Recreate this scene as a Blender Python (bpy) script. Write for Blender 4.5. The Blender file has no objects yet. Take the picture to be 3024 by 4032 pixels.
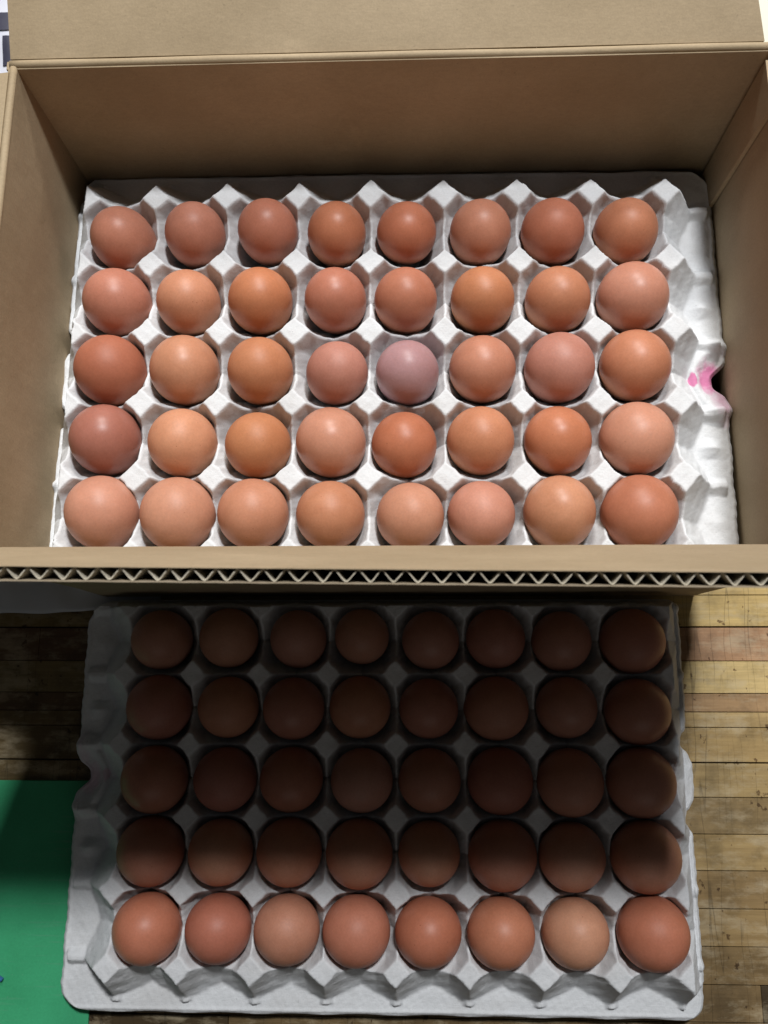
import bpy, bmesh, math, random
import numpy as np
from mathutils import Vector, noise
random.seed(7)
rng = np.random.RandomState(7)
MM = 0.001
scene = bpy.context.scene
C = scene.collection

# ------------------------------------------------------------ camera
cam_d = bpy.data.cameras.new('camera')
cam_d.sensor_fit = 'HORIZONTAL'
cam_d.sensor_width = 36.0
cam_d.lens = 36.0 * 3339.7175 / 3024.0
cam_d.clip_start = 0.01
cam_d.clip_end = 50
cam_d.dof.use_dof = True
cam_d.dof.focus_distance = 0.50
cam_d.dof.aperture_fstop = 26
cam = bpy.data.objects.new('camera', cam_d)
cam.location = (12.6274 * MM, 54.991 * MM, 620.4674 * MM)
cam.rotation_euler = (0.2129, 0.0356, 0.0024)
C.objects.link(cam)
scene.camera = cam

# ------------------------------------------------------------ world, lamps, exposure
w = bpy.data.worlds.new("World")
scene.world = w
w.use_nodes = True
bg = w.node_tree.nodes['Background']
bg.inputs[0].default_value = (0.85, 0.93, 1.0, 1)
bg.inputs[1].default_value = 0.024


def area_lamp(name, loc, target, sx, sy, power, col):
    d = bpy.data.lights.new(name, 'AREA')
    d.shape = 'RECTANGLE'; d.size = sx; d.size_y = sy
    d.energy = power; d.color = col
    o = bpy.data.objects.new(name, d)
    o.location = loc
    v = Vector(target) - Vector(loc)
    o.rotation_euler = v.to_track_quat('-Z', 'Y').to_euler()
    C.objects.link(o)
    return o


area_lamp('ceiling_lamp', (0.43, 1.23, 2.5), (0, 0.2, 0), 0.26, 0.22, 64, (0.98, 0.99, 1.0))
area_lamp('wall_lamp', (0.06, 2.00, 1.75), (0, 0.2, 0.1), 0.40, 0.30, 38, (1.0, 0.97, 0.92))
area_lamp('far_room_lamp', (0.3, -2.6, 1.9), (0, 0.1, 0), 2.6, 1.6, 4.2, (1.0, 0.93, 0.84))
scene.view_settings.view_transform = 'Standard'
scene.view_settings.look = 'None'
scene.view_settings.exposure = 0.0
scene.view_settings.gamma = 1.0
scene.render.engine = 'CYCLES'
scene.cycles.max_bounces = 8
scene.cycles.diffuse_bounces = 2


# ------------------------------------------------------------ material helpers
def lin(c):
    return tuple(((v / 255) / 12.92 if v / 255 <= 0.04045 else ((v / 255 + 0.055) / 1.055) ** 2.4) for v in c)


class NT:
    def __init__(s, name, rough=0.8, spec=0.3):
        s.m = bpy.data.materials.new(name)
        s.m.use_nodes = True
        s.t = s.m.node_tree
        s.b = s.t.nodes['Principled BSDF']
        s.b.inputs['Roughness'].default_value = rough
        s.b.inputs['Specular IOR Level'].default_value = spec

    def n(s, typ, **kw):
        nd = s.t.nodes.new(typ)
        for k, v in kw.items():
            if k in nd.inputs: nd.inputs[k].default_value = v
            else: setattr(nd, k, v)
        return nd

    def l(s, a, b): s.t.links.new(a, b)

    def mapping(s, src, scale):
        mp = s.n('ShaderNodeMapping'); mp.inputs['Scale'].default_value = scale
        s.l(src, mp.inputs['Vector']); return mp.outputs[0]

    def noise(s, vec, scale, detail=3, rough=0.55):
        nd = s.n('ShaderNodeTexNoise'); nd.inputs['Scale'].default_value = scale
        nd.inputs['Detail'].default_value = detail; nd.inputs['Roughness'].default_value = rough
        if vec is not None: s.l(vec, nd.inputs['Vector'])
        return nd.outputs['Fac']

    def ramp(s, fac, pts):
        r = s.n('ShaderNodeValToRGB'); e = r.color_ramp.elements
        while len(e) < len(pts): e.new(0.5)
        for k, (p, c) in enumerate(pts):
            e[k].position = p
            e[k].color = (c, c, c, 1) if not isinstance(c, tuple) else (*c[:3], 1)
        s.l(fac, r.inputs[0]); return r.outputs[0]

    def mix(s, a, b, fac, mode='MIX'):
        m = s.n('ShaderNodeMix'); m.data_type = 'RGBA'; m.blend_type = mode
        for sock, v in ((m.inputs[6], a), (m.inputs[7], b), (m.inputs[0], fac)):
            if hasattr(v, 'links'): s.l(v, sock)
            elif isinstance(v, (int, float)):
                sock.default_value = v if sock == m.inputs[0] else (v, v, v, 1)
            else: sock.default_value = (*v[:3], 1)
        return m.outputs[2]

    def math(s, op, a, b=0.0):
        m = s.n('ShaderNodeMath'); m.operation = op
        for sock, v in ((m.inputs[0], a), (m.inputs[1], b)):
            if hasattr(v, 'links'): s.l(v, sock)
            else: sock.default_value = v
        return m.outputs[0]

    def bump(s, h, dist, strength=1.0, prev=None):
        bp = s.n('ShaderNodeBump'); bp.inputs['Distance'].default_value = dist
        bp.inputs['Strength'].default_value = strength
        s.l(h, bp.inputs['Height'])
        if prev is not None: s.l(prev, bp.inputs['Normal'])
        return bp.outputs[0]


def pos(nt):
    return nt.n('ShaderNodeNewGeometry').outputs['Position']


def objc(nt):
    return nt.n('ShaderNodeTexCoord').outputs['Object']


# --- kraft paper board
def kraft(name, base, flutes=None, rough=0.72):
    k = NT(name, rough, 0.25)
    p = pos(k)
    big = k.noise(p, 14, 4)
    fine = k.noise(p, 900, 3)
    fib = k.noise(k.mapping(p, (220, 900, 500)), 1.0, 3)
    c = k.mix(tuple(v * 0.88 for v in base), tuple(v * 1.10 for v in base), big)
    c = k.mix(c, k.ramp(fine, [(0.3, 0.80), (0.7, 1.12)]), 0.38, 'MULTIPLY')
    c = k.mix(c, k.ramp(fib, [(0.3, 0.86), (0.7, 1.1)]), 0.4, 'MULTIPLY')
    speck = k.ramp(k.noise(p, 420, 2, 0.5), [(0.70, 1.0), (0.78, 0.62)])
    c = k.mix(c, speck, 0.6, 'MULTIPLY')
    scuff = k.ramp(k.noise(k.mapping(p, (16, 60, 16)), 1.0, 5, 0.7), [(0.60, 1.0), (0.74, 1.22)])
    c = k.mix(c, scuff, 0.6, 'MULTIPLY')
    stain = k.ramp(k.noise(p, 7, 5, 0.6), [(0.35, (0.86, 0.84, 0.80)), (0.62, (1.05, 1.05, 1.06))])
    c = k.mix(c, stain, 0.8, 'MULTIPLY')
    k.l(c, k.b.inputs['Base Color'])
    n1 = k.bump(fine, 0.00012, 0.5)
    n1 = k.bump(k.noise(p, 22, 4), 0.0022, 0.40, n1)
    if flutes:                       # faint washboard relief of the fluting under the liner
        wv = k.n('ShaderNodeTexWave'); wv.wave_type = 'BANDS'; wv.bands_direction = flutes
        wv.inputs['Scale'].default_value = 6.2832 / 0.0078 / 20
        wv.inputs['Distortion'].default_value = 0.3
        k.l(p, wv.inputs['Vector'])
        n1 = k.bump(wv.outputs['Fac'], 0.00010, 0.22, n1)
    k.l(n1, k.b.inputs['Normal'])
    return k.m


KR = (0.395, 0.306, 0.196)
M_kraft_x = kraft('kraft_liner', KR, 'X')
M_kraft_y = kraft('kraft_liner_side', KR, 'Y')
M_flute = kraft('kraft_fluting', (0.56, 0.51, 0.41), None, 0.85)
M_outer = kraft('kraft_outer_liner', (0.34, 0.28, 0.20))

# --- moulded pulp
def pulp(name, pink):
    k = NT(name, 0.93, 0.15)
    o = objc(k)
    a_ = k.noise(o, 45, 4)
    b_ = k.noise(o, 800, 4, 0.7)
    c = k.mix((0.61, 0.625, 0.64), (0.72, 0.73, 0.745), a_)
    c = k.mix(c, k.ramp(b_, [(0.25, 0.86), (0.65, 1.05)]), 0.6, 'MULTIPLY')
    fibre = k.noise(k.mapping(o, (260, 1300, 800)), 1.0, 3, 0.6)
    c = k.mix(c, k.ramp(fibre, [(0.60, 1.0), (0.78, 0.76)]), 0.5, 'MULTIPLY')
    fleck = k.ramp(k.noise(o, 520, 2, 0.5), [(0.73, 1.0), (0.79, 0.55)])
    c = k.mix(c, fleck, 0.6, 'MULTIPLY')
    grime = k.ramp(k.noise(o, 24, 5, 0.65), [(0.30, (0.86, 0.84, 0.82)), (0.52, (1.0, 1.0, 1.0))])
    c = k.mix(c, grime, 0.7, 'MULTIPLY')
    # pink paint by the notch of the wide side
    sx = k.n('ShaderNodeSeparateXYZ'); k.l(o, sx.inputs[0])
    wob = k.math('SUBTRACT', k.noise(o, 170, 3, 0.6), 0.5)

    def blob(cx, cy, rx, ry, soft):
        dx = k.math('DIVIDE', k.math('SUBTRACT', sx.outputs[0], cx), rx)
        dy = k.math('DIVIDE', k.math('SUBTRACT', sx.outputs[1], cy), ry)
        d = k.math('SQRT', k.math('ADD', k.math('MULTIPLY', dx, dx), k.math('MULTIPLY', dy, dy)))
        d = k.math('ADD', d, k.math('MULTIPLY', wob, 1.4))
        mr = k.n('ShaderNodeMapRange'); mr.inputs[1].default_value = 1 - soft; mr.inputs[2].default_value = 1 + soft
        mr.inputs[3].default_value = 1; mr.inputs[4].default_value = 0
        k.l(d, mr.inputs[0]); return mr.outputs[0]
    pk = k.math('MAXIMUM', blob(-0.2118, -0.002, 0.0072, 0.0088, 0.40), blob(-0.2003, 0.0012, 0.0026, 0.0042, 0.15))
    pk2 = k.math('MULTIPLY', blob(-0.2190, 0.011, 0.0050, 0.014, 0.6), 0.5)
    pk = k.math('MAXIMUM', pk, pk2)
    c = k.mix(c, (0.60, 0.10, 0.30), k.math('MULTIPLY', pk, pink))
    k.l(c, k.b.inputs['Base Color'])
    n1 = k.bump(b_, 0.0004, 0.45)
    n1 = k.bump(k.noise(o, 160, 3), 0.0009, 0.28, n1)
    n1 = k.bump(fibre, 0.0004, 0.35, n1)
    k.l(n1, k.b.inputs['Normal'])
    return k.m


M_pulp = pulp('moulded_pulp', 0.80)
M_pulp_low = pulp('moulded_pulp_faint_mark', 0.28)

# --- egg shell
k = NT('egg_shell', 0.42, 0.32)
o = objc(k)
oi = k.n('ShaderNodeObjectInfo')
rv = k.n('ShaderNodeVectorMath'); rv.operation = 'ADD'
cmb = k.n('ShaderNodeCombineXYZ')
for q in range(3): k.l(k.math('MULTIPLY', oi.outputs['Random'], 3.7 + q), cmb.inputs[q])
k.l(o, rv.inputs[0]); k.l(cmb.outputs[0], rv.inputs[1])
v = rv.outputs[0]
c = k.mix(oi.outputs['Color'], k.ramp(k.noise(v, 45, 5, 0.6), [(0.3, (0.88, 0.83, 0.80)), (0.7, (1.09, 1.11, 1.14))]), 0.85, 'MULTIPLY')
c = k.mix(c, k.ramp(k.noise(v, 700, 3), [(0.3, 0.86), (0.7, 1.07)]), 0.55, 'MULTIPLY')
vo = k.n('ShaderNodeTexVoronoi'); vo.inputs['Scale'].default_value = 210; k.l(v, vo.inputs['Vector'])
sp = k.ramp(vo.outputs['Distance'], [(0.045, (0.52, 0.36, 0.28)), (0.085, (1.0, 1.0, 1.0))])
msk = k.math('MULTIPLY', k.ramp(k.noise(v, 60, 2), [(0.50, 0.0), (0.62, 1.0)]), k.ramp(oi.outputs['Random'], [(0.15, 0.05), (0.6, 0.9)]))
c = k.mix(c, sp, msk, 'MULTIPLY')
k.l(c, k.b.inputs['Base Color'])
rr = k.n('ShaderNodeMapRange'); k.l(oi.outputs['Alpha'], rr.inputs[0]); rr.inputs[3].default_value = 0.37; rr.inputs[4].default_value = 0.54
k.l(rr.outputs[0], k.b.inputs['Roughness'])
n1 = k.bump(k.noise(v, 1500, 2), 0.00010, 0.5)
n1 = k.bump(k.noise(v, 70, 2), 0.0006, 0.2, n1)
k.l(n1, k.b.inputs['Normal'])
k.b.inputs['Subsurface Weight'].default_value = 0.12
k.b.inputs['Subsurface Radius'].default_value = (0.003, 0.0014, 0.0008)
k.b.inputs['Subsurface Scale'].default_value = 1.0
M_egg = k.m

# --- wooden planks
k = NT('worn_maple', 0.55, 0.3)
p = pos(k)
oi = k.n('ShaderNodeObjectInfo')
rx = k.n('ShaderNodeVectorMath'); rx.operation = 'ADD'
cmb = k.n('ShaderNodeCombineXYZ'); k.l(k.math('MULTIPLY', oi.outputs['Random'], 9.0), cmb.inputs[2])
k.l(p, rx.inputs[0]); k.l(cmb.outputs[0], rx.inputs[1]); pv = rx.outputs[0]
g1 = k.noise(k.mapping(pv, (14, 260, 260)), 1.0, 5, 0.6)
g2 = k.noise(k.mapping(pv, (40, 1500, 1500)), 1.0, 3, 0.6)
c = k.mix(oi.outputs['Color'], k.ramp(g1, [(0.3, (0.74, 0.70, 0.64)), (0.7, (1.15, 1.14, 1.12))]), 0.75, 'MULTIPLY')
c = k.mix(c, k.ramp(g2, [(0.3, 0.82), (0.7, 1.1)]), 0.5, 'MULTIPLY')
st = k.ramp(k.noise(p, 26, 5, 0.68), [(0.47, 1.0), (0.66, 0.45)])
c = k.mix(c, st, 0.7, 'MULTIPLY')
wear = k.ramp(k.noise(k.mapping(p, (30, 70, 30)), 1.0, 5, 0.7), [(0.48, 0.0), (0.66, 1.0)])
c = k.mix(c, (0.50, 0.42, 0.28), k.math('MULTIPLY', wear, 0.45))
# knife cuts across the boards: warped thin lines
wv = k.n('ShaderNodeVectorMath'); wv.operation = 'ADD'
wn = k.n('ShaderNodeTexNoise'); wn.inputs['Scale'].default_value = 18; k.l(p, wn.inputs['Vector'])
ws = k.n('ShaderNodeVectorMath'); ws.operation = 'SCALE'; ws.inputs['Scale'].default_value = 0.006; k.l(wn.outputs['Color'], ws.inputs[0])
k.l(p, wv.inputs[0]); k.l(ws.outputs[0], wv.inputs[1])
cut = k.noise(k.mapping(wv.outputs[0], (120, 5.0, 10)), 1.0, 1, 0.3)
cl = k.ramp(cut, [(0.488, 1.0), (0.497, 0.62), (0.502, 0.62), (0.511, 1.0)])
cm = k.ramp(k.noise(k.mapping(p, (40, 14, 20)), 1.0, 2), [(0.42, 0.0), (0.54, 1.0)])
c = k.mix(c, cl, k.math('MULTIPLY', cm, 0.95), 'MULTIPLY')
# pits and gouges
pit = k.ramp(k.noise(k.mapping(wv.outputs[0], (190, 150, 150)), 1.0, 3, 0.55), [(0.655, (1.0, 1.0, 1.0)), (0.70, (0.24, 0.17, 0.11))])
pm = k.ramp(k.noise(p, 75, 2), [(0.40, 0.0), (0.46, 1.0)])
c = k.mix(c, pit, k.math('MULTIPLY', pm, 0.85), 'MULTIPLY')
k.l(c, k.b.inputs['Base Color'])
n1 = k.bump(g2, 0.0003, 0.4)
n1 = k.bump(cl, 0.0004, 0.5, n1)
n1 = k.bump(k.noise(p, 45, 3), 0.002, 0.3, n1)
k.l(n1, k.b.inputs['Normal'])
M_wood = k.m

k = NT('dark_glue', 0.9, 0.1); k.b.inputs['Base Color'].default_value = (0.035, 0.025, 0.018, 1); M_dark = k.m

# --- green mat
k = NT('green_plastic', 0.42, 0.4)
p = pos(k)
c = k.mix((0.045, 0.35, 0.155), (0.06, 0.42, 0.20), k.noise(p, 18, 3))
c = k.mix(c, k.ramp(k.noise(p, 700, 2), [(0.3, 0.88), (0.7, 1.06)]), 0.6, 'MULTIPLY')
scr = k.noise(k.mapping(p, (24, 420, 100)), 1.0, 3)
c = k.mix(c, (0.16, 0.34, 0.24), k.math('MULTIPLY', k.ramp(scr, [(0.60, 0.0), (0.72, 1.0)]), 0.3))
c = k.mix(c, (0.20, 0.36, 0.27), k.math('MULTIPLY', k.ramp(k.noise(p, 420, 2), [(0.70, 0.0), (0.76, 1.0)]), 0.4))
c = k.mix(c, k.ramp(k.noise(p, 9, 4, 0.6), [(0.35, 0.80), (0.65, 1.05)]), 0.8, 'MULTIPLY')
k.l(c, k.b.inputs['Base Color'])
k.l(k.bump(k.noise(p, 30, 3), 0.003, 0.3), k.b.inputs['Normal'])
M_green = k.m


def plain(name, col, rough=0.6, spec=0.3, scale=120, amt=0.12):
    k = NT(name, rough, spec)
    p = pos(k)
    c = k.mix(tuple(v * (1 - amt) for v in col), tuple(min(1, v * (1 + amt)) for v in col), k.noise(p, scale, 4))
    k.l(c, k.b.inputs['Base Color'])
    k.l(k.bump(k.noise(p, scale * 2, 3), 0.0006, 0.4), k.b.inputs['Normal'])
    return k.m


M_film = plain('white_film', (0.55, 0.57, 0.60), 0.35, 0.5, 30, 0.15)
M_paper = plain('cream_paper', (0.72, 0.70, 0.58), 0.8, 0.2, 10, 0.04)
M_white = plain('bright_white_print', (0.60, 0.61, 0.68), 0.5, 0.3, 30, 0.04)
M_navy = plain('navy_print', (0.045, 0.045, 0.07), 0.5, 0.3, 60, 0.25)
M_blue = plain('blue_plastic', (0.03, 0.11, 0.30), 0.3, 0.5, 60, 0.1)
M_pale = plain('pale_plastic', (0.50, 0.66, 0.72), 0.3, 0.5, 60, 0.1)


# ------------------------------------------------------------ object helpers
def mesh_obj(name, verts, faces, mat, parent=None, smooth=False):
    me = bpy.data.meshes.new(name)
    me.from_pydata([tuple(v) for v in verts], [], [tuple(f) for f in faces])
    me.materials.append(mat)
    if smooth: me.polygons.foreach_set('use_smooth', [True] * len(me.polygons))
    me.update()
    ob = bpy.data.objects.new(name, me)
    C.objects.link(ob)
    if parent: ob.parent = parent
    return ob


def bm_obj(name, bm, mat, parent=None, smooth=False):
    bmesh.ops.recalc_face_normals(bm, faces=bm.faces)
    me = bpy.data.meshes.new(name)
    bm.to_mesh(me); bm.free()
    me.materials.append(mat)
    if smooth: me.polygons.foreach_set('use_smooth', [True] * len(me.polygons))
    ob = bpy.data.objects.new(name, me); C.objects.link(ob)
    if parent: ob.parent = parent
    return ob


def empty(name, loc=(0, 0, 0)):
    e = bpy.data.objects.new(name, None); e.location = loc; C.objects.link(e); return e


def tag(o, label=None, cat=None, group=None, kind=None):
    for kk, vv in (('label', label), ('category', cat), ('group', group), ('kind', kind)):
        if vv: o[kk] = vv
    return o


def slab(name, A, B, Cc, D, nrm, th, mat, parent, nu=24, nv=8, wob=0.0, bev=0.0):
    """Board through corners A B (bottom, left to right) and D C (top), thickness th along nrm.
    The sheet is divided and gently buckled by wob."""
    A, B, Cc, D = map(Vector, (A, B, Cc, D)); nrm = Vector(nrm).normalized()
    vs = []; fs = []
    for s in (0, 1):
        for j in range(nv + 1):
            for i in range(nu + 1):
                u, v = i / nu, j / nv
                P = (A * (1 - u) + B * u) * (1 - v) + (D * (1 - u) + Cc * u) * v
                q = noise.noise(P * 9.0) * wob * min(1, 4 * v, 4 * (1 - v) + .15)
                vs.append(P + nrm * (th * s + q))
    N = (nu + 1) * (nv + 1)
    idx = lambda s, i, j: s * N + j * (nu + 1) + i
    for j in range(nv):
        for i in range(nu):
            fs.append((idx(0, i, j), idx(0, i, j + 1), idx(0, i + 1, j + 1), idx(0, i + 1, j)))
            fs.append((idx(1, i, j), idx(1, i + 1, j), idx(1, i + 1, j + 1), idx(1, i, j + 1)))
    for i in range(nu):
        fs.append((idx(0, i, 0), idx(0, i + 1, 0), idx(1, i + 1, 0), idx(1, i, 0)))
        fs.append((idx(0, i, nv), idx(1, i, nv), idx(1, i + 1, nv), idx(0, i + 1, nv)))
    for j in range(nv):
        fs.append((idx(0, 0, j), idx(1, 0, j), idx(1, 0, j + 1), idx(0, 0, j + 1)))
        fs.append((idx(0, nu, j), idx(0, nu, j + 1), idx(1, nu, j + 1), idx(1, nu, j)))
    bm = bmesh.new()
    bv = [bm.verts.new(v) for v in vs]
    for f in fs: bm.faces.new([bv[i] for i in f])
    return bm_obj(name, bm, mat, parent, smooth=False)


def box_bm(x0, x1, y0, y1, z0, z1, bev=0.0, seg=1):
    bm = bmesh.new()
    bmesh.ops.create_cube(bm, size=1)
    for v in bm.verts:
        v.co = Vector(((x0 + x1) / 2 + v.co.x * (x1 - x0), (y0 + y1) / 2 + v.co.y * (y1 - y0), (z0 + z1) / 2 + v.co.z * (z1 - z0)))
    if bev: bmesh.ops.bevel(bm, geom=bm.edges[:], offset=bev, segments=seg, affect='EDGES', profile=0.6)
    return bm


# ------------------------------------------------------------ table of narrow planks
table = empty('table', (0, 0.1, -0.03))
tag(table, 'worn butcher block table top of narrow yellow brown planks with cuts', 'table')


def part_world(o, parent):
    o.parent = parent
    o.matrix_parent_inverse = parent.matrix_basis.inverted()


tb = bm_obj('base', box_bm(-0.62, 0.62, -0.32, 0.80, -0.03, -0.0022), M_dark); part_world(tb, table)
seams = [126.4, 103.8, 79.4, 56.8, 44.0, 33.5, 10.0, -13.3, -37.3, -60.7, -84.7, -108.0, -131.3]
y = seams[-1]
while y > -300: y -= random.uniform(21.5, 24.5); seams.append(y)
y = seams[0]; up_ = []
while y < 780: y += random.uniform(21.5, 24.5); up_.append(y)
seams = up_[::-1] + seams
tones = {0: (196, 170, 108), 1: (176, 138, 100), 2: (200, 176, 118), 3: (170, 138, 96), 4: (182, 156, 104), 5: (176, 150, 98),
         6: (172, 148, 98), 7: (148, 126, 84), 8: (172, 147, 97), 9: (146, 122, 80), 10: (152, 128, 84), 11: (132, 110, 72), 12: (124, 103, 68), 13: (118, 98, 64)}  # rows step darker towards the front: fall-off of light painted into board colour
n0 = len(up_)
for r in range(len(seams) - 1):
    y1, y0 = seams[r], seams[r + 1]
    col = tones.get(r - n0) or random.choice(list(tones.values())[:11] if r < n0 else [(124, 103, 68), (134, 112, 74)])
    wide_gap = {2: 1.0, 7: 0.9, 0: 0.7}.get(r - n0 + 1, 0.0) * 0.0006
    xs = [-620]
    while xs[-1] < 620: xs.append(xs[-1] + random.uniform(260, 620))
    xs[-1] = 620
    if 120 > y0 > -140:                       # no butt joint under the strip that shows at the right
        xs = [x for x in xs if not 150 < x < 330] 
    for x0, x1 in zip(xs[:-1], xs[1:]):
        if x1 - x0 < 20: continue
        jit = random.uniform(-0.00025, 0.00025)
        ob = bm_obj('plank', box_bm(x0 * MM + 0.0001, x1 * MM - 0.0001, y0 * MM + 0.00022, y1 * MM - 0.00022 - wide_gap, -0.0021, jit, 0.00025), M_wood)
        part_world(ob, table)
        f = random.uniform(0.93, 1.07) if x0 < 150 < x1 else random.uniform(0.27, 0.42)  # boards not spanning the right strip dimmed: left-hand shade put into their colour
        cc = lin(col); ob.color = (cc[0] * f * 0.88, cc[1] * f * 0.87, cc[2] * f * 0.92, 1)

# ------------------------------------------------------------ green mat and the small things round it
mat_ = bm_obj('green_mat', box_bm(-0.46, -0.2065, -0.29, -0.0045, 0.0006, 0.0026, 0.0006, 2), M_green, None, False)
tag(mat_, 'flat green plastic mat lying on the table under the left side of the lower tray', 'mat')

tagp = empty('plastic_clip', (-0.275, -0.134, 0.0026))
bm = box_bm(-0.014, 0.006, -0.0035, 0.0035, 0.0, 0.0022, 0.0007, 2)
o1 = bm_obj('clip_body', bm, M_pale, tagp)
bm = box_bm(-0.015, 0.0075, 0.0036, 0.0058, 0.0, 0.0034, 0.0009, 2)
o1 = bm_obj('clip_edge', bm, M_blue, tagp); o1['label'] = 'dark blue rounded edge'
tagp.rotation_euler.z = math.radians(-28)
tag(tagp, 'small pale and blue plastic piece lying on the green mat', 'plastic piece')

# crumpled white plastic sheet in the shade left of the lower tray, running under the box
nx, ny = 90, 50
vs = []; fs = []
for j in range(ny + 1):
    for i in range(nx + 1):
        u, v_ = i / nx, j / ny
        x = -0.46 + u * (0.286 - 0.012 * v_); yy = 0.1135 + 0.010 * max(0, (u - 0.70)) / 0.3 * 0.55 + v_ * 0.16
        outside = max(0.0, min(1.0, (0.122 - yy) / 0.008)) if x > -0.222 else max(0, min(1, (-0.216 - x) / 0.02))
        h = abs(noise.noise(Vector((x * 28, yy * 28, 1)))) * 0.006 * outside + noise.noise(Vector((x * 90, yy * 90, 4))) * 0.0008 * outside
        vs.append((x, yy + 0.0012 * noise.noise(Vector((x * 40, 0, 9))) * (1 - v_), 0.0005 + h + 0.0002))
for j in range(ny):
    for i in range(nx):
        a = j * (nx + 1) + i; fs.append((a, a + 1, a + nx + 2, a + nx + 1))
sh = mesh_obj('plastic_sheet', vs, fs, M_film, None, True)
tag(sh, 'crumpled white plastic sheet in the shade, tucked under the front left corner of the box', 'plastic sheet')
bpy.context.view_layer.update()
sm = sh.modifiers.new('thickness', 'SOLIDIFY'); sm.thickness = 0.0002; sm.offset = 1

# things behind the box
pb = empty('printed_bag', (-0.42, 0.62, 0.0))
tag(pb, 'white printed plastic bag with dark navy bands behind the left end of the box', 'bag')
vs = []; fs = []
for j in range(31):
    for i in range(31):
        u, v_ = i / 30, j / 30
        x = -0.12 + 0.28 * u; yy = -0.15 + 0.30 * v_
        e = min(u, 1 - u, v_, 1 - v_) * 5
        h = 0.035 * min(1, e) ** 0.5 + noise.noise(Vector((x * 22, yy * 22, 3))) * 0.010 * min(1, e)
        vs.append((x, yy, max(0.001, h)))
for j in range(30):
    for i in range(30):
        a = j * 31 + i; fs.append((a, a + 1, a + 32, a + 31))
body = mesh_obj('bag_body', vs, fs, M_white, pb, True)


def band(u0, u1, v0, v1, mat, off):
    vs = []; fs = []
    n = 14
    for j in range(n + 1):
        for i in range(n + 1):
            u = u0 + (u1 - u0) * i / n; v_ = v0 + (v1 - v0) * j / n
            x = -0.12 + 0.28 * u; yy = -0.15 + 0.30 * v_
            e = min(u, 1 - u, v_, 1 - v_) * 5
            h = 0.035 * min(1, e) ** 0.5 + noise.noise(Vector((x * 22, yy * 22, 3))) * 0.010 * min(1, e)
            vs.append((x, yy, max(0.001, h) + off))
    for j in range(n):
        for i in range(n):
            a = j * (n + 1) + i; fs.append((a, a + 1, a + n + 2, a + n + 1))
    return mesh_obj('printed_band', vs, fs, mat, pb, True)


band(0.10, 0.92, 0.385, 0.445, M_navy, 0.0012)
band(0.783, 0.92, 0.287, 0.367, M_navy, 0.0012)
band(0.10, 0.92, 0.60, 0.72, M_navy, 0.0012)

bm = box_bm(-0.17, 0.17, -0.16, 0.16, 0, 0.004, 0.0012, 2)
pp = bm_obj('paper_pad', bm, M_paper); pp.location = (0.43, 0.60, 0.0006)
tag(pp, 'bright cream paper pad lying on the table behind the right end of the box', 'paper')


# ------------------------------------------------------------ cardboard box
box = empty('cardboard_box', (0, 0.262, 0.001))
tag(box, 'open brown corrugated cardboard box holding a tray of eggs, its flaps spread open', 'cardboard box')
TH = 0.005
XL, XR, YB, H = -0.2105, 0.2095, 0.399, 0.214
YF0, YF1 = 0.1312, 0.1264       # inner face of the front wall, bottom and top


def P(o): part_world(o, box); return o


P(bm_obj('base', box_bm(XL + .0002, XR - .0002, YF0 + .0002, YB - .0002, 0.0010, 0.0050), M_kraft_x))
P(slab('wall', (XL - TH, YB, 0.001), (XR + TH, YB, 0.001), (XR + TH, YB, H), (XL - TH, YB, H), (0, 1, 0), TH, M_kraft_x, None, 40, 20, 0.0012))['label'] = 'back wall'
P(slab('wall', (XL, YF0 - .0001, 0.001), (XL, YB - .0001, 0.001), (XL + .001, YB - .0001, H), (XL + .001, YF1 - .0001, H), (-1, 0, 0), TH, M_kraft_y, None, 26, 20, 0.0012))['label'] = 'left wall'
P(slab('wall', (XR, YF0 - .0001, 0.001), (XR, YB - .0001, 0.001), (XR, YB - .0001, H), (XR, YF1 - .0001, H), (1, 0, 0), TH, M_kraft_y, None, 26, 20, 0.0012))['label'] = 'right wall'
P(slab('wall', (XL - TH, YF0 - .0003, 0.001), (XR + TH, YF0 - .0003, 0.001), (XR + TH, YF1 - .0003, H), (XL - TH, YF1 - .0003, H), (0, -1, 0), TH, M_kraft_x, None, 40, 20, 0.0008))['label'] = 'front wall'
P(slab('glue_tab', (XR - 0.0002, 0.3705, 0.006), (XR - 0.0002, YB - 0.003, 0.006), (XR - 0.0002, YB - 0.003, H - 0.003), (XR - 0.0002, 0.3665, H - 0.003), (-1, 0, 0), 0.0026, M_kraft_y, None, 5, 20, 0.0006))


def bead(p0, p1, r, seed, nseg=60, ns=10):
    """rounded fold of the crease, slightly uneven"""
    p0, p1 = Vector(p0), Vector(p1); d = (p1 - p0).normalized()
    s = d.cross(Vector((0, 0, 1))).normalized(); u = Vector((0, 0, 1))
    vs = []; fs = []
    for i in range(nseg + 1):
        t = i / nseg; c = p0.lerp(p1, t)
        rr = r * (1 + 0.10 * noise.noise(Vector((t * 9, seed, 0))))
        c = c + u * 0.0006 * noise.noise(Vector((t * 5, seed, 2)))
        for q in range(ns):
            a = 2 * math.pi * q / ns
            vs.append(c + s * math.cos(a) * rr + u * math.sin(a) * rr)
    for i in range(nseg):
        for q in range(ns):
            fs.append((i * ns + q, i * ns + (q + 1) % ns, (i + 1) * ns + (q + 1) % ns, (i + 1) * ns + q))
    fs.append(tuple(range(ns))[::-1]); fs.append(tuple(nseg * ns + q for q in range(ns)))
    return mesh_obj('crease', vs, fs, M_kraft_x, None, True)


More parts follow.
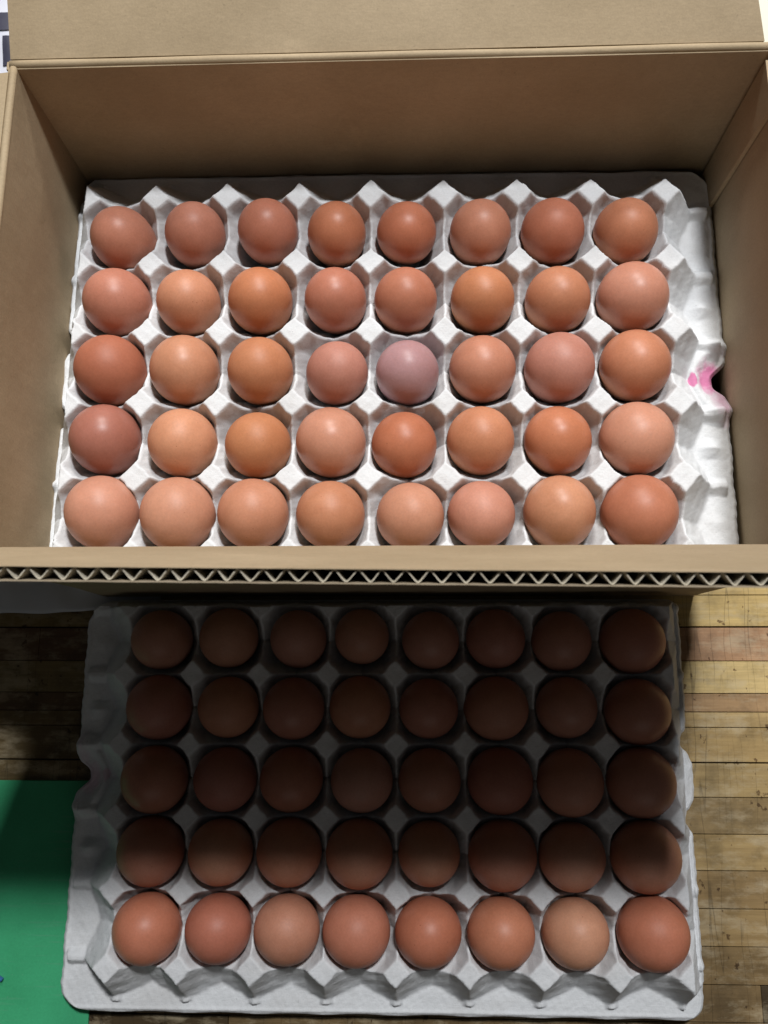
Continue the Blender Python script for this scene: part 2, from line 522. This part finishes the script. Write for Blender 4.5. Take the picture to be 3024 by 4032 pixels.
P(bead((XL - 0.003, YB + 0.0030, H - 0.0004), (XR + 0.003, YB + 0.0030, H - 0.0004), 0.0024, 1))
P(bead((XL - 0.0010, YF1 + 0.002, H - 0.0006), (XL - 0.0010, YB + 0.001, H - 0.0006), 0.0022, 2))
P(bead((XR + 0.0022, YF1 + 0.002, H - 0.0006), (XR + 0.0022, YB - 0.001, H - 0.0006), 0.0024, 3))

# back flap, raised about 24 degrees behind the crease
a = math.radians(24)
yb, zb = YB + 0.0060, H + 0.0006
d = Vector((0, math.cos(a), math.sin(a)))
L_ = 0.128
f = slab('flap', (-0.2135, yb, zb), (0.2055, yb, zb), Vector((0.175, yb, zb)) + d * L_, Vector((-0.2085, yb, zb)) + d * L_, (0, -math.sin(a), math.cos(a)), -TH, M_kraft_x, None, 40, 14, 0.0016)
P(f)['label'] = 'back flap bent up behind the rear crease'
# left flap lying out level, right flap hanging down
P(slab('flap', (XL - 0.0028, YB - 0.003, H - 0.0035), (XL - 0.0028, YF1 + 0.002, H - 0.0035), (XL - 0.135, YF1 + 0.006, H - 0.006), (XL - 0.135, YB - 0.016, H - 0.006), (0, 0, 1), TH, M_kraft_y, None, 26, 10, 0.0012))['label'] = 'left flap folded out level'
P(slab('flap', (XR + 0.0062, YF1 + 0.002, H), (XR + 0.0062, YB - 0.002, H), (XR + 0.0078, YB - 0.006, H - 0.125), (XR + 0.0078, YF1 + 0.006, H - 0.125), (1, 0, 0.2), TH, M_kraft_y, None, 26, 10, 0.0012))['label'] = 'right flap hanging down outside'

# front flap: inner liner, fluting, outer liner
XF = 0.2095


def edge_in(x):  # top edge of the inner liner
    t = (x + 0.1254) / 0.252
    return Vector((x, (0.0970 - 0.0028 * t), 0.345))


def flap_pt(x, v, off):
    """v=0 at the crease, 1 at the cut edge; off = depth through the board"""
    b = Vector((x, YF1 - 0.0004, H + 0.0008)); t = edge_in(x)
    q = b.lerp(t, v)
    bow = 0.0010 * math.sin(v * math.pi) * math.sin(x * 11 + 1)
    up = (t - b).normalized(); n = Vector((0, -up.z, up.y))
    return q + n * (off + bow)


def strip(name, off0, off1, mat, parent, nx=120, nv=14, rag=0.0, seed=0):
    vs = []; fs = []
    for s, off in ((0, off0), (1, off1)):
        for j in range(nv + 1):
            for i in range(nx + 1):
                x = -XF + 2 * XF * i / nx; v_ = j / nv
                if j == nv: v_ += rag * noise.noise(Vector((x * 90, seed, 0))) + rag * 0.6 * noise.noise(Vector((x * 400, seed, 5)))
                wv_ = 0.00010 * noise.noise(Vector((x * 120, seed, 8)))
                vs.append(flap_pt(x, v_, off + wv_))
    N = (nx + 1) * (nv + 1); I = lambda s, i, j: s * N + j * (nx + 1) + i
    for j in range(nv):
        for i in range(nx):
            fs.append((I(0, i, j), I(0, i + 1, j), I(0, i + 1, j + 1), I(0, i, j + 1)))
            fs.append((I(1, i, j), I(1, i, j + 1), I(1, i + 1, j + 1), I(1, i + 1, j)))
    for i in range(nx):
        fs.append((I(0, i, nv), I(0, i + 1, nv), I(1, i + 1, nv), I(1, i, nv)))
        fs.append((I(0, i, 0), I(1, i, 0), I(1, i + 1, 0), I(0, i + 1, 0)))
    for j in range(nv):
        fs.append((I(0, 0, j), I(0, 0, j + 1), I(1, 0, j + 1), I(1, 0, j)))
        fs.append((I(0, nx, j), I(1, nx, j), I(1, nx, j + 1), I(0, nx, j + 1)))
    return mesh_obj(name, vs, fs, mat, parent)


ff = P(strip('flap', 0.0, 0.00034, M_kraft_x, None, 400, 14, 0.004, 1))
ff['label'] = 'front flap standing up with its cut corrugated edge towards the camera'
# fluting
pitch = 0.00783; per = int(2 * XF / pitch); spp = 14
vs = []; fs = []
ns_ = per * spp
mid, amp, tt = 0.0026, 0.00203, 0.00040
rows = [0.02, 0.35, 0.7, 0.9, 0.99]
prof = []
for i in range(ns_ + 1):
    t = i / spp
    k1 = math.floor(t)
    ph = 2 * math.pi * t + 0.9 * noise.noise(Vector((t * 0.6, 3, 0)))
    s_ = math.asin(0.93 * math.sin(ph)) / math.asin(0.93)
    am = amp * (0.98 + 0.09 * noise.noise(Vector((t, 7, 0))))
    x = -XF + i * (2 * XF / ns_)
    prof.append((x, mid + am * s_))
for jn, v_ in enumerate(rows):
    for side in (0, 1):
        for i, (x, o_) in enumerate(prof):
            i0, i1 = max(0, i - 1), min(ns_, i + 1)
            tx, to = prof[i1][0] - prof[i0][0], prof[i1][1] - prof[i0][1]
            ln = math.hypot(tx, to); nx_, no_ = -to / ln, tx / ln
            s_ = (-0.5 if side == 0 else 0.5) * tt
            vv = v_ + (0.003 * noise.noise(Vector((x * 500, 1, 1))) if jn == len(rows) - 1 else 0)
            vs.append(flap_pt(x + nx_ * s_, vv, o_ + no_ * s_))
W_ = ns_ + 1
J = lambda jn, side, i: (jn * 2 + side) * W_ + i
for jn in range(len(rows) - 1):
    for i in range(ns_):
        fs.append((J(jn, 0, i), J(jn, 0, i + 1), J(jn + 1, 0, i + 1), J(jn + 1, 0, i)))
        fs.append((J(jn, 1, i), J(jn + 1, 1, i), J(jn + 1, 1, i + 1), J(jn, 1, i + 1)))
jn = len(rows) - 1
for i in range(ns_):
    fs.append((J(jn, 0, i), J(jn, 0, i + 1), J(jn, 1, i + 1), J(jn, 1, i)))
fl = mesh_obj('fluting', vs, fs, M_flute, None)
ol = strip('outer_liner', 0.00486, 0.0052, M_outer, None, 400, 14, 0.006, 2)
bpy.context.view_layer.update()
for ch in (fl, ol):
    ch.parent = ff; ch.matrix_parent_inverse = ff.matrix_world.inverted()

# ------------------------------------------------------------ moulded pulp egg trays
PT = 46.0
GX, GY = 184.0, 115.0


def fbm(x, y, seed, n=4):
    r = np.random.RandomState(seed); out = np.zeros_like(x)
    for q in range(n):
        a, b, c1, c2 = r.uniform(-1, 1, 4); ph = r.uniform(0, 6.28, 2)
        f = 1.7 ** q
        out += (np.sin(f * (a * x + b * y) + ph[0]) * np.cos(f * (c1 * x + c2 * y) + ph[1])) / 1.4 ** q
    return out


def smax(a, b, k=1.0):
    h = np.clip(0.5 + 0.5 * (a - b) / k, 0, 1)
    return b * (1 - h) + a * h + k * h * (1 - h)


def tray_height(x, y, seed):
    wx = x + 0.45 * fbm(x * 0.11, y * 0.11, seed) + 0.25 * fbm(x * 0.5, y * 0.5, seed + 1)
    wy = y + 0.45 * fbm(x * 0.11, y * 0.11, seed + 2) + 0.25 * fbm(x * 0.5, y * 0.5, seed + 3)
    ix = np.clip(np.round((wx + GX) / PT), 0, 8); iy = np.clip(np.round((wy + GY) / PT), 0, 5)
    dx = np.abs(wx - (-GX + PT * ix)); dy = np.abs(wy - (-GY + PT * iy))
    r = np.random.RandomState(seed + 50)
    pj = r.uniform(-0.6, 0.6, (9, 6)); ps = r.uniform(-0.8, 0.9, (9, 6)); tx = r.uniform(-.06, .06, (9, 6)); ty = r.uniform(-.06, .06, (9, 6))
    ii, jj = ix.astype(int), iy.astype(int)
    top = 42.0 + pj[ii, jj] + tx[ii, jj] * (wx + GX - PT * ix) + ty[ii, jj] * (wy + GY - PT * iy)
    hd = 8.7 + 0.6 * ps[ii, jj]                      # half diagonal of this post's flat top
    m = np.maximum(0, dx + dy - hd)
    mn = np.minimum(dx, dy)
    exL = np.maximum(0, -GX - wx); exR = np.maximum(0, wx - GX)
    eyB = np.maximum(0, -GY - wy); eyT = np.maximum(0, wy - GY)
    out = exL + exR + eyB + eyT
    # roof-like crests fall gently from every post to the saddle; the facets of the cups fall steeply from them
    wob = 0.6 * fbm(x * 0.035, y * 0.035, seed + 9)
    body = top - 1.5 * np.minimum(m, 4.2) - 0.52 * np.maximum(0, m - 4.2) - 1.45 * np.minimum(m, np.maximum(0, mn - 0.25)) + wob * np.clip(m / 10, 0, 1)
    cxn = -GX + PT * (np.floor(np.clip((wx + GX) / PT, 0, 7.999)) + 0.5)
    cyn = -GY + PT * (np.floor(np.clip((wy + GY) / PT, 0, 4.999)) + 0.5)
    rr = np.hypot(wx - cxn, wy - cyn)
    cup = 1.2 + 0.028 * rr ** 2
    zin = np.maximum(body, cup)
    # outer flanks: an arched facet from every crest down to the flange

    def flank(e, dt, narrow):
        t = np.clip(dt / 23, 0, 1)
        q = np.maximum(0, dt - hd)
        hi = top - 1.5 * np.minimum(q, 4.2) - 0.52 * np.maximum(0, q - 4.2) + wob * t
        off = np.maximum(0, hd - dt)
        k = (hi - 14.6) / (24.6 - 10.5 * t - off)
        return hi - k * np.maximum(0, e - off)
    ex = np.maximum(exL, exR); ey = np.maximum(eyB, eyT)
    zx = flank(ex, dy, 1.0); zy = flank(ey, dx, 1.0)
    zc = top - 1.75 * np.maximum(0, ex + ey - hd)
    zo = np.where((ex > 0) & (ey > 0), zc, np.where(ex > 0, zx, zy))
    zo = np.where(exR > 0, np.minimum(zo, 19 + 2.3 * np.maximum(0, 9.5 - exR)), zo)
    zo = np.where(eyT > 0, np.minimum(zo, 19 + 4.0 * np.maximum(0, 5.0 - eyT)), zo)
    z = np.where(out > 0, zo, zin)
    # flanges: wide on -x and -y, narrow on +x and +y
    fl = 14.6 + 0.35 * fbm(x * 0.06, y * 0.06, seed + 12)
    wideL = np.clip(exL / 37, 0, 1); wideB = np.clip(eyB / 33, 0, 1)
    # ridges running out from the post rows to the rim, ending in a nub
    rid = 4.6 - 1.3 * np.maximum(0, dy - 1.6)
    rid = np.clip(rid, 0, None) * (exL > 15) * np.clip((34.5 - exL) / 1.2, 0, 1)
    ridb = 3.6 - 1.15 * np.maximum(0, dx - 1.4)
    ridb = np.clip(ridb, 0, None) * (eyB > 15) * np.clip((26.5 - eyB) / 1.0, 0, 1)
    fl = fl + np.maximum(rid, ridb)
    # scoops half way between the posts on the wide side
    for jc, hgt in ((0, 0.9), (1, 4.4), (3, 4.6), (4, 1.2)):
        yc = -92 + 46 * jc
        fl = fl + hgt * np.clip(1 - np.abs(wy - yc + 1.0) / 6.5, 0, 1) * np.exp(-((exL - 25) / 6.0) ** 2) * (exL > 0)
    # raised collar round the notch of the wide side
    rn = np.hypot(wx + 221, wy * 0.95)
    fl = fl + 4.5 * np.exp(-((rn - 20) / 4.0) ** 2) * (exL > 0) - 4.0 * np.exp(-(rn / 12.0) ** 2) * (exL > 0)
    flr = 19.0 - 0.10 * exR
    nub = np.clip(3.4 - 1.2 * np.maximum(0, dy - 1.2), 0, None) * (exR > 5)
    flr = flr + nub + 2.2 * np.exp(-((exR - 11.0) / 1.5) ** 2) - 1.3 * np.exp(-((exR - 7.5) / 1.8) ** 2)
    fl = np.where(exR > 0, flr, fl)
    fl = np.where((eyT > 0) & (exR <= 0) & (exL <= 0), 19.0, fl)
    fl = np.where((exR > 0) & (eyB > 0), 14.6 + (flr - 14.6) * np.clip(1 - eyB / 12, 0, 1), fl)
    z = np.where(out > 0, smax(z, fl, 1.4), z)
    z = z + 0.12 * fbm(x * 0.35, y * 0.35, seed + 20) + 0.07 * fbm(x * 1.1, y * 1.1, seed + 21)
    return z


def build_tray(seed, label, mat):
    step = PT / 56
    nxi, nyi = int(8 * 56), int(5 * 56)
    nL, nR, nB, nT = 44, 18, 40, 13
    u = np.concatenate([-np.arange(nL, 0, -1) / nL - 1, np.linspace(0, 1, nxi + 1), 2 + np.arange(1, nR + 1) / nR])
    v = np.concatenate([-np.arange(nB, 0, -1) / nB - 1, np.linspace(0, 1, nyi + 1), 2 + np.arange(1, nT + 1) / nT])
    EL, ER, EB, ET = 38.0, 12.5, 32.5, 6.0
    yv = np.where(v < -1 + 1e-9, np.where(v < -1, -GY + (v + 1) * EB, 0), 0)
    yv = np.where(v < -1, -GY + (v + 1) * EB, np.where(v > 2, GY + (v - 2) * ET, -GY + v * 2 * GY))
    y0, y1 = -GY - EB, GY + ET

    def corner(y, ext, R, yedge, sgn):
        dd = np.clip((yedge - y) * sgn, 0, None)          # distance to that end
        t = np.clip(R - dd, 0, R)
        return R - np.sqrt(np.maximum(0, R * R - t * t))
    xl = EL - corner(yv, EL, 17, y0, -1) - corner(yv, EL, 20, y1, 1)
    xr = ER - corner(yv, ER, 11.0, y0, -1) - corner(yv, ER, 8, y1, 1)
    xl = xl - 8.0 * np.exp(-(np.abs(yv) / 8.0) ** 3) + 1.0 * np.exp(-((np.abs(yv) - 17) / 6) ** 2)
    xr = xr - 9.0 * np.exp(-((np.abs(yv) - 25.0) / 5.6) ** 2) + 3.2 * np.exp(-(yv / 13.0) ** 4)
    xr = np.maximum(xr, 0.6)
    rs = np.random.RandomState(seed)
    xl = xl + 0.35 * np.sin(yv * 0.21 + seed) + 0.2 * np.sin(yv * 0.9); xr = xr + 0.3 * np.sin(yv * 0.17 + seed) + 0.2 * np.sin(yv * 0.83)
    Y = np.repeat(yv[:, None], len(u), 1)
    U = np.repeat(u[None, :], len(v), 0)
    X = np.where(U < -1, -GX + (U + 1) * xl[:, None], np.where(U > 2, GX + (U - 2) * xr[:, None], -GX + U * 2 * GX))
    Y = Y + np.where(Y < -GY, 1, 0) * (0.35 * np.sin(X * 0.137 + seed)) * (-GY - Y) / 33
    Z = tray_height(X, Y, seed)
    # rolled rim
    ny, nx = X.shape
    de = np.minimum.reduce([np.where(U < -1, (2 + U) * xl[:, None], 99), np.where(U > 2, (3 - U) * xr[:, None], 99),
                            np.where(Y < -GY, Y - y0, 99), np.where(Y > GY, y1 - Y, 99)])
    Z = Z + 0.7 * np.exp(-((de - 1.8) / 1.0) ** 2) - 1.0 * np.exp(-(de / 0.9) ** 2)
    # broad sag
    Z = Z + 0.7 * fbm(X * 0.008, Y * 0.008, seed + 30)
    verts = np.stack([X, Y, Z], -1).reshape(-1, 3)
    idx = np.arange(nx * ny).reshape(ny, nx)
    q = np.stack([idx[:-1, :-1], idx[:-1, 1:], idx[1:, 1:], idx[1:, :-1]], -1).reshape(-1, 4)
    # border folded down to give the edge its thickness
    ring = np.concatenate([idx[0, :-1], idx[:-1, -1], idx[-1, :0:-1], idx[:0:-1, 0]])
    rv_ = verts[ring]; n = len(ring)
    tan = np.roll(rv_, -1, 0) - np.roll(rv_, 1, 0); tan[:, 2] = 0
    nn = np.stack([tan[:, 1], -tan[:, 0], 0 * tan[:, 0]], -1); nn /= np.maximum(1e-6, np.linalg.norm(nn, axis=1))[:, None]
    allv = [verts]; faces = [q]; prev = ring; base = len(verts)
    for off, dz in ((0.5, -0.5), (0.6, -1.3), (0.1, -2.1), (-3.0, -2.3)):
        nv_ = rv_ + nn * off; nv_[:, 2] += dz
        allv.append(nv_); cur = base + np.arange(n); base += n
        faces.append(np.stack([prev, cur, np.roll(cur, -1), np.roll(prev, -1)], -1)); prev = cur
    V = np.concatenate(allv) * MM; F = np.concatenate(faces)
    me = bpy.data.meshes.new('egg_tray')
    me.vertices.add(len(V)); me.vertices.foreach_set('co', V.astype(np.float32).ravel())
    me.loops.add(F.size); me.loops.foreach_set('vertex_index', F.astype(np.int32).ravel())
    me.polygons.add(len(F)); me.polygons.foreach_set('loop_start', np.arange(0, F.size, 4, dtype=np.int32))
    me.polygons.foreach_set('loop_total', np.full(len(F), 4, np.int32))
    me.polygons.foreach_set('use_smooth', np.ones(len(F), bool))
    me.materials.append(mat); me.update(calc_edges=True); me.validate()
    ob = bpy.data.objects.new('egg_tray', me); C.objects.link(ob)
    tag(ob, label, 'egg tray', 'grey white moulded pulp egg trays')
    return ob


tray_low = build_tray(11, 'grey white pulp egg tray in the shadow on the table in front of the box', M_pulp_low)
tray_low.location = (0, 0, 0.0004)
tray_up = build_tray(29, 'bright white pulp egg tray inside the cardboard box, pink paint on its right notch', M_pulp)
tray_up.location = (-0.0140, 0.2495, 0.0967)
tray_up.rotation_euler.z = math.pi - 0.0056

# ------------------------------------------------------------ eggs
UP = [[(-172.8, 340.2, 39.3), (-126.4, 343.4, 37.9), (-79.8, 344.9, 37.9), (-35.6, 342.3, 37.3), (8.8, 341.9, 37.6), (55.5, 341.7, 38.4), (100.8, 341.0, 39.3), (146.3, 340.0, 39.6)], [(-173.9, 297.0, 41.2), (-128.4, 296.3, 39.0), (-82.9, 296.6, 40.4), (-35.7, 296.5, 38.7), (8.1, 295.5, 39.3), (55.8, 295.1, 39.8), (102.1, 294.3, 39.8), (148.1, 295.3, 43.2)], [(-174.9, 251.4, 42.6), (-128.4, 251.0, 42.4), (-81.3, 249.9, 40.4), (-34.0, 248.1, 37.9), (9.0, 247.6, 38.7), (54.8, 249.6, 40.4), (101.5, 250.1, 41.8), (147.0, 250.9, 42.4)], [(-174.7, 206.7, 42.4), (-127.2, 204.2, 41.0), (-81.1, 202.2, 39.8), (-37.1, 203.8, 42.1), (6.9, 201.8, 39.3), (52.6, 204.2, 40.7), (98.5, 203.8, 40.1), (145.1, 204.7, 43.5)], [(-173.2, 161.1, 43.8), (-127.7, 160.0, 44.3), (-82.7, 159.9, 42.1), (-36.7, 159.1, 40.4), (10.4, 157.9, 39.8), (52.1, 158.9, 39.6), (97.7, 160.1, 42.1), (143.9, 159.6, 44.3)]]
LO = [[(-161.7, 92.1, 40.9), (-115.1, 93.4, 40.3), (-67.0, 92.7, 38.7), (-23.4, 94.3, 37.2), (23.5, 91.8, 39.3), (67.6, 92.8, 40.3), (112.0, 91.2, 40.3), (159.7, 91.2, 43.3)], [(-160.7, 46.9, 43.3), (-113.5, 47.0, 40.9), (-69.1, 46.3, 40.9), (-24.3, 47.3, 41.2), (21.8, 46.5, 39.6), (67.1, 46.7, 41.8), (113.6, 47.4, 40.3), (160.3, 44.8, 43.3)], [(-161.1, -0.1, 44.0), (-113.7, 0.2, 41.8), (-69.5, 0.4, 41.8), (-22.7, 0.1, 40.9), (22.0, 0.4, 41.2), (68.3, 0.3, 42.7), (114.0, -0.6, 43.3), (160.0, -0.3, 45.0)], [(-161.1, -45.2, 43.3), (-114.9, -45.4, 41.8), (-69.8, -45.0, 42.7), (-24.1, -45.5, 43.3), (21.3, -45.1, 40.3), (68.6, -45.8, 44.0), (113.1, -46.3, 42.4), (160.2, -45.9, 45.0)], [(-160.7, -92.2, 43.3), (-114.4, -91.6, 41.8), (-70.1, -91.7, 42.4), (-25.5, -92.0, 43.3), (20.3, -92.3, 42.4), (66.4, -92.3, 43.3), (113.2, -91.8, 42.4), (162.0, -91.2, 45.0)]]
UC = [[(190, 120, 95), (188, 118, 95), (185, 110, 85), (190, 110, 70), (190, 105, 70), (200, 130, 100), (185, 105, 75), (200, 125, 85)],
      [(190, 118, 95), (205, 135, 95), (195, 115, 65), (185, 110, 85), (185, 110, 80), (195, 120, 70), (190, 120, 80), (200, 135, 110)],
      [(170, 90, 60), (205, 140, 100), (200, 125, 75), (190, 125, 110), (182, 138, 142), (200, 130, 100), (195, 130, 115), (200, 125, 85)],
      [(165, 98, 85), (225, 155, 110), (200, 125, 70), (210, 145, 115), (190, 105, 65), (210, 135, 90), (205, 120, 75), (215, 150, 120)],
      [(215, 150, 122), (218, 155, 122), (210, 142, 105), (202, 133, 90), (212, 148, 115), (210, 142, 118), (212, 147, 105), (190, 112, 78)]]
LC = [[(175, 115, 90), (185, 125, 90), (175, 115, 95), (180, 118, 88), (175, 112, 92), (165, 95, 80), (165, 105, 85), (165, 95, 75)],
      [(165, 92, 78), (195, 125, 85), (165, 95, 75), (190, 120, 80), (165, 95, 75), (175, 108, 80), (170, 110, 88), (165, 98, 75)],
      [(165, 95, 68), (155, 82, 70), (165, 92, 65), (180, 125, 108), (170, 105, 80), (150, 75, 60), (190, 122, 95), (175, 110, 88)],
      [(165, 92, 65), (210, 140, 100), (190, 115, 78), (190, 120, 85), (195, 130, 92), (180, 105, 78), (205, 140, 108), (195, 125, 92)],
      [(206, 122, 88), (192, 110, 84), (200, 136, 105), (200, 122, 92), (196, 114, 80), (206, 128, 90), (218, 158, 120), (200, 118, 84)]]


def shade_word(c):
    r, g, b = c
    if b > g: return 'pale lilac grey'
    lum = 0.3 * r + 0.59 * g + 0.11 * b
    warm = (g - b) / max(1, g)
    tone = 'orange' if warm > 0.34 else ('pinkish' if warm < 0.17 else 'peach')
    if lum > 160: return 'pale ' + tone
    if lum > 133: return 'mid brown ' + tone
    if lum > 118: return tone + ' brown'
    return 'dark ' + ('rosy' if warm < 0.22 else 'reddish') + ' brown'


def egg_mesh():
    nu, nv = 40, 28
    vs = []; fs = []
    a, bt = 24.0, 33.0
    vs.append((0, 0, a))
    for j in range(1, nv):
        th = math.pi * j / nv
        if th <= math.pi / 2: r = 22 * math.sin(th); z = a * math.cos(th)
        else: r = 22 * math.sin(th) ** 1.12 * (1 - 0.02 * (th - math.pi / 2)); z = bt * math.cos(th)
        for i in range(nu):
            q = 2 * math.pi * i / nu; vs.append((r * math.cos(q), r * math.sin(q), z))
    vs.append((0, 0, -bt))
    for i in range(nu): fs.append((0, 1 + i, 1 + (i + 1) % nu))
    for j in range(nv - 2):
        for i in range(nu):
            p_ = 1 + j * nu
            fs.append((p_ + i, p_ + nu + i, p_ + nu + (i + 1) % nu, p_ + (i + 1) % nu))
    last = len(vs) - 1; p_ = 1 + (nv - 2) * nu
    for i in range(nu): fs.append((p_ + i, last, p_ + (i + 1) % nu))
    me = bpy.data.meshes.new('egg'); me.from_pydata([Vector(v) * MM for v in vs], [], fs)
    me.polygons.foreach_set('use_smooth', [True] * len(me.polygons)); me.materials.append(M_egg); me.update()
    return me


EGG = egg_mesh()
ordw = ['first', 'second', 'third', 'fourth', 'fifth', 'sixth', 'seventh', 'last']
rows_up = ['back row', 'second row', 'middle row', 'fourth row', 'front row']
first = None
for which, POS, COL, z0 in (('up', UP, UC, 131.2), ('low', LO, LC, 35.4)):
    for j in range(5):
        for i in range(8):
            x, y_, wd = POS[j][i]; c = COL[j][i]
            if first is None: e = first = bpy.data.objects.new('egg', EGG)
            else: e = first.copy()
            C.objects.link(e)
            s = wd / 44.0
            hs = 0.5 * (s + 0.97) + random.uniform(-0.04, 0.05)
            e.scale = (s * random.uniform(.99, 1.01), s * random.uniform(.99, 1.01), hs)
            ta, td = math.radians(abs(random.gauss(0, 6))), random.uniform(0, 6.28)
            if which == 'low' and j == 4: ta, td = math.radians(8), math.radians(random.uniform(50, 130))
            if which == 'up' and i == 0 and j < 3: ta, td = math.radians(12), math.radians(160)
            # td: direction in which the big end leans
            ax = Vector((-math.sin(td), math.cos(td), 0))
            e.rotation_mode = 'QUATERNION'
            from mathutils import Quaternion
            e.rotation_quaternion = Quaternion(ax, ta) @ Quaternion((0, 0, 1), random.uniform(0, 6.28))
            e.location = (x * MM, y_ * MM, z0 * MM)
            mean = (200, 132, 98) if which == 'up' else ((208, 150, 122) if j < 4 else (200, 125, 92))
            bl = 0.34 if which == 'up' else (0.50 if j < 4 else 0.25)
            if c[2] > c[1]: bl = 0.12
            c0 = c
            l = lin(tuple(a_ * (1 - bl) + b_ * bl for a_, b_ in zip(c, mean)))
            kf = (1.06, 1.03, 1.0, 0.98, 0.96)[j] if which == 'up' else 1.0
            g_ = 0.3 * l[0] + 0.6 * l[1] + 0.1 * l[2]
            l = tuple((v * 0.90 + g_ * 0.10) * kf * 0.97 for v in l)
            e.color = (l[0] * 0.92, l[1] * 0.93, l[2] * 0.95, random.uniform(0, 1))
            where = 'of the boxed tray' if which == 'up' else 'of the lower tray' if j < 4 else 'of the lower tray'
            pos_ = ordw[i] + (' from left in the ' if i < 7 else ' on the right in the ')
            tag(e, shade_word(c) + ' egg, ' + pos_ + rows_up[j] + ' ' + where, 'egg',
                'brown eggs in the boxed tray' if which == 'up' else 'brown eggs in the tray on the table')
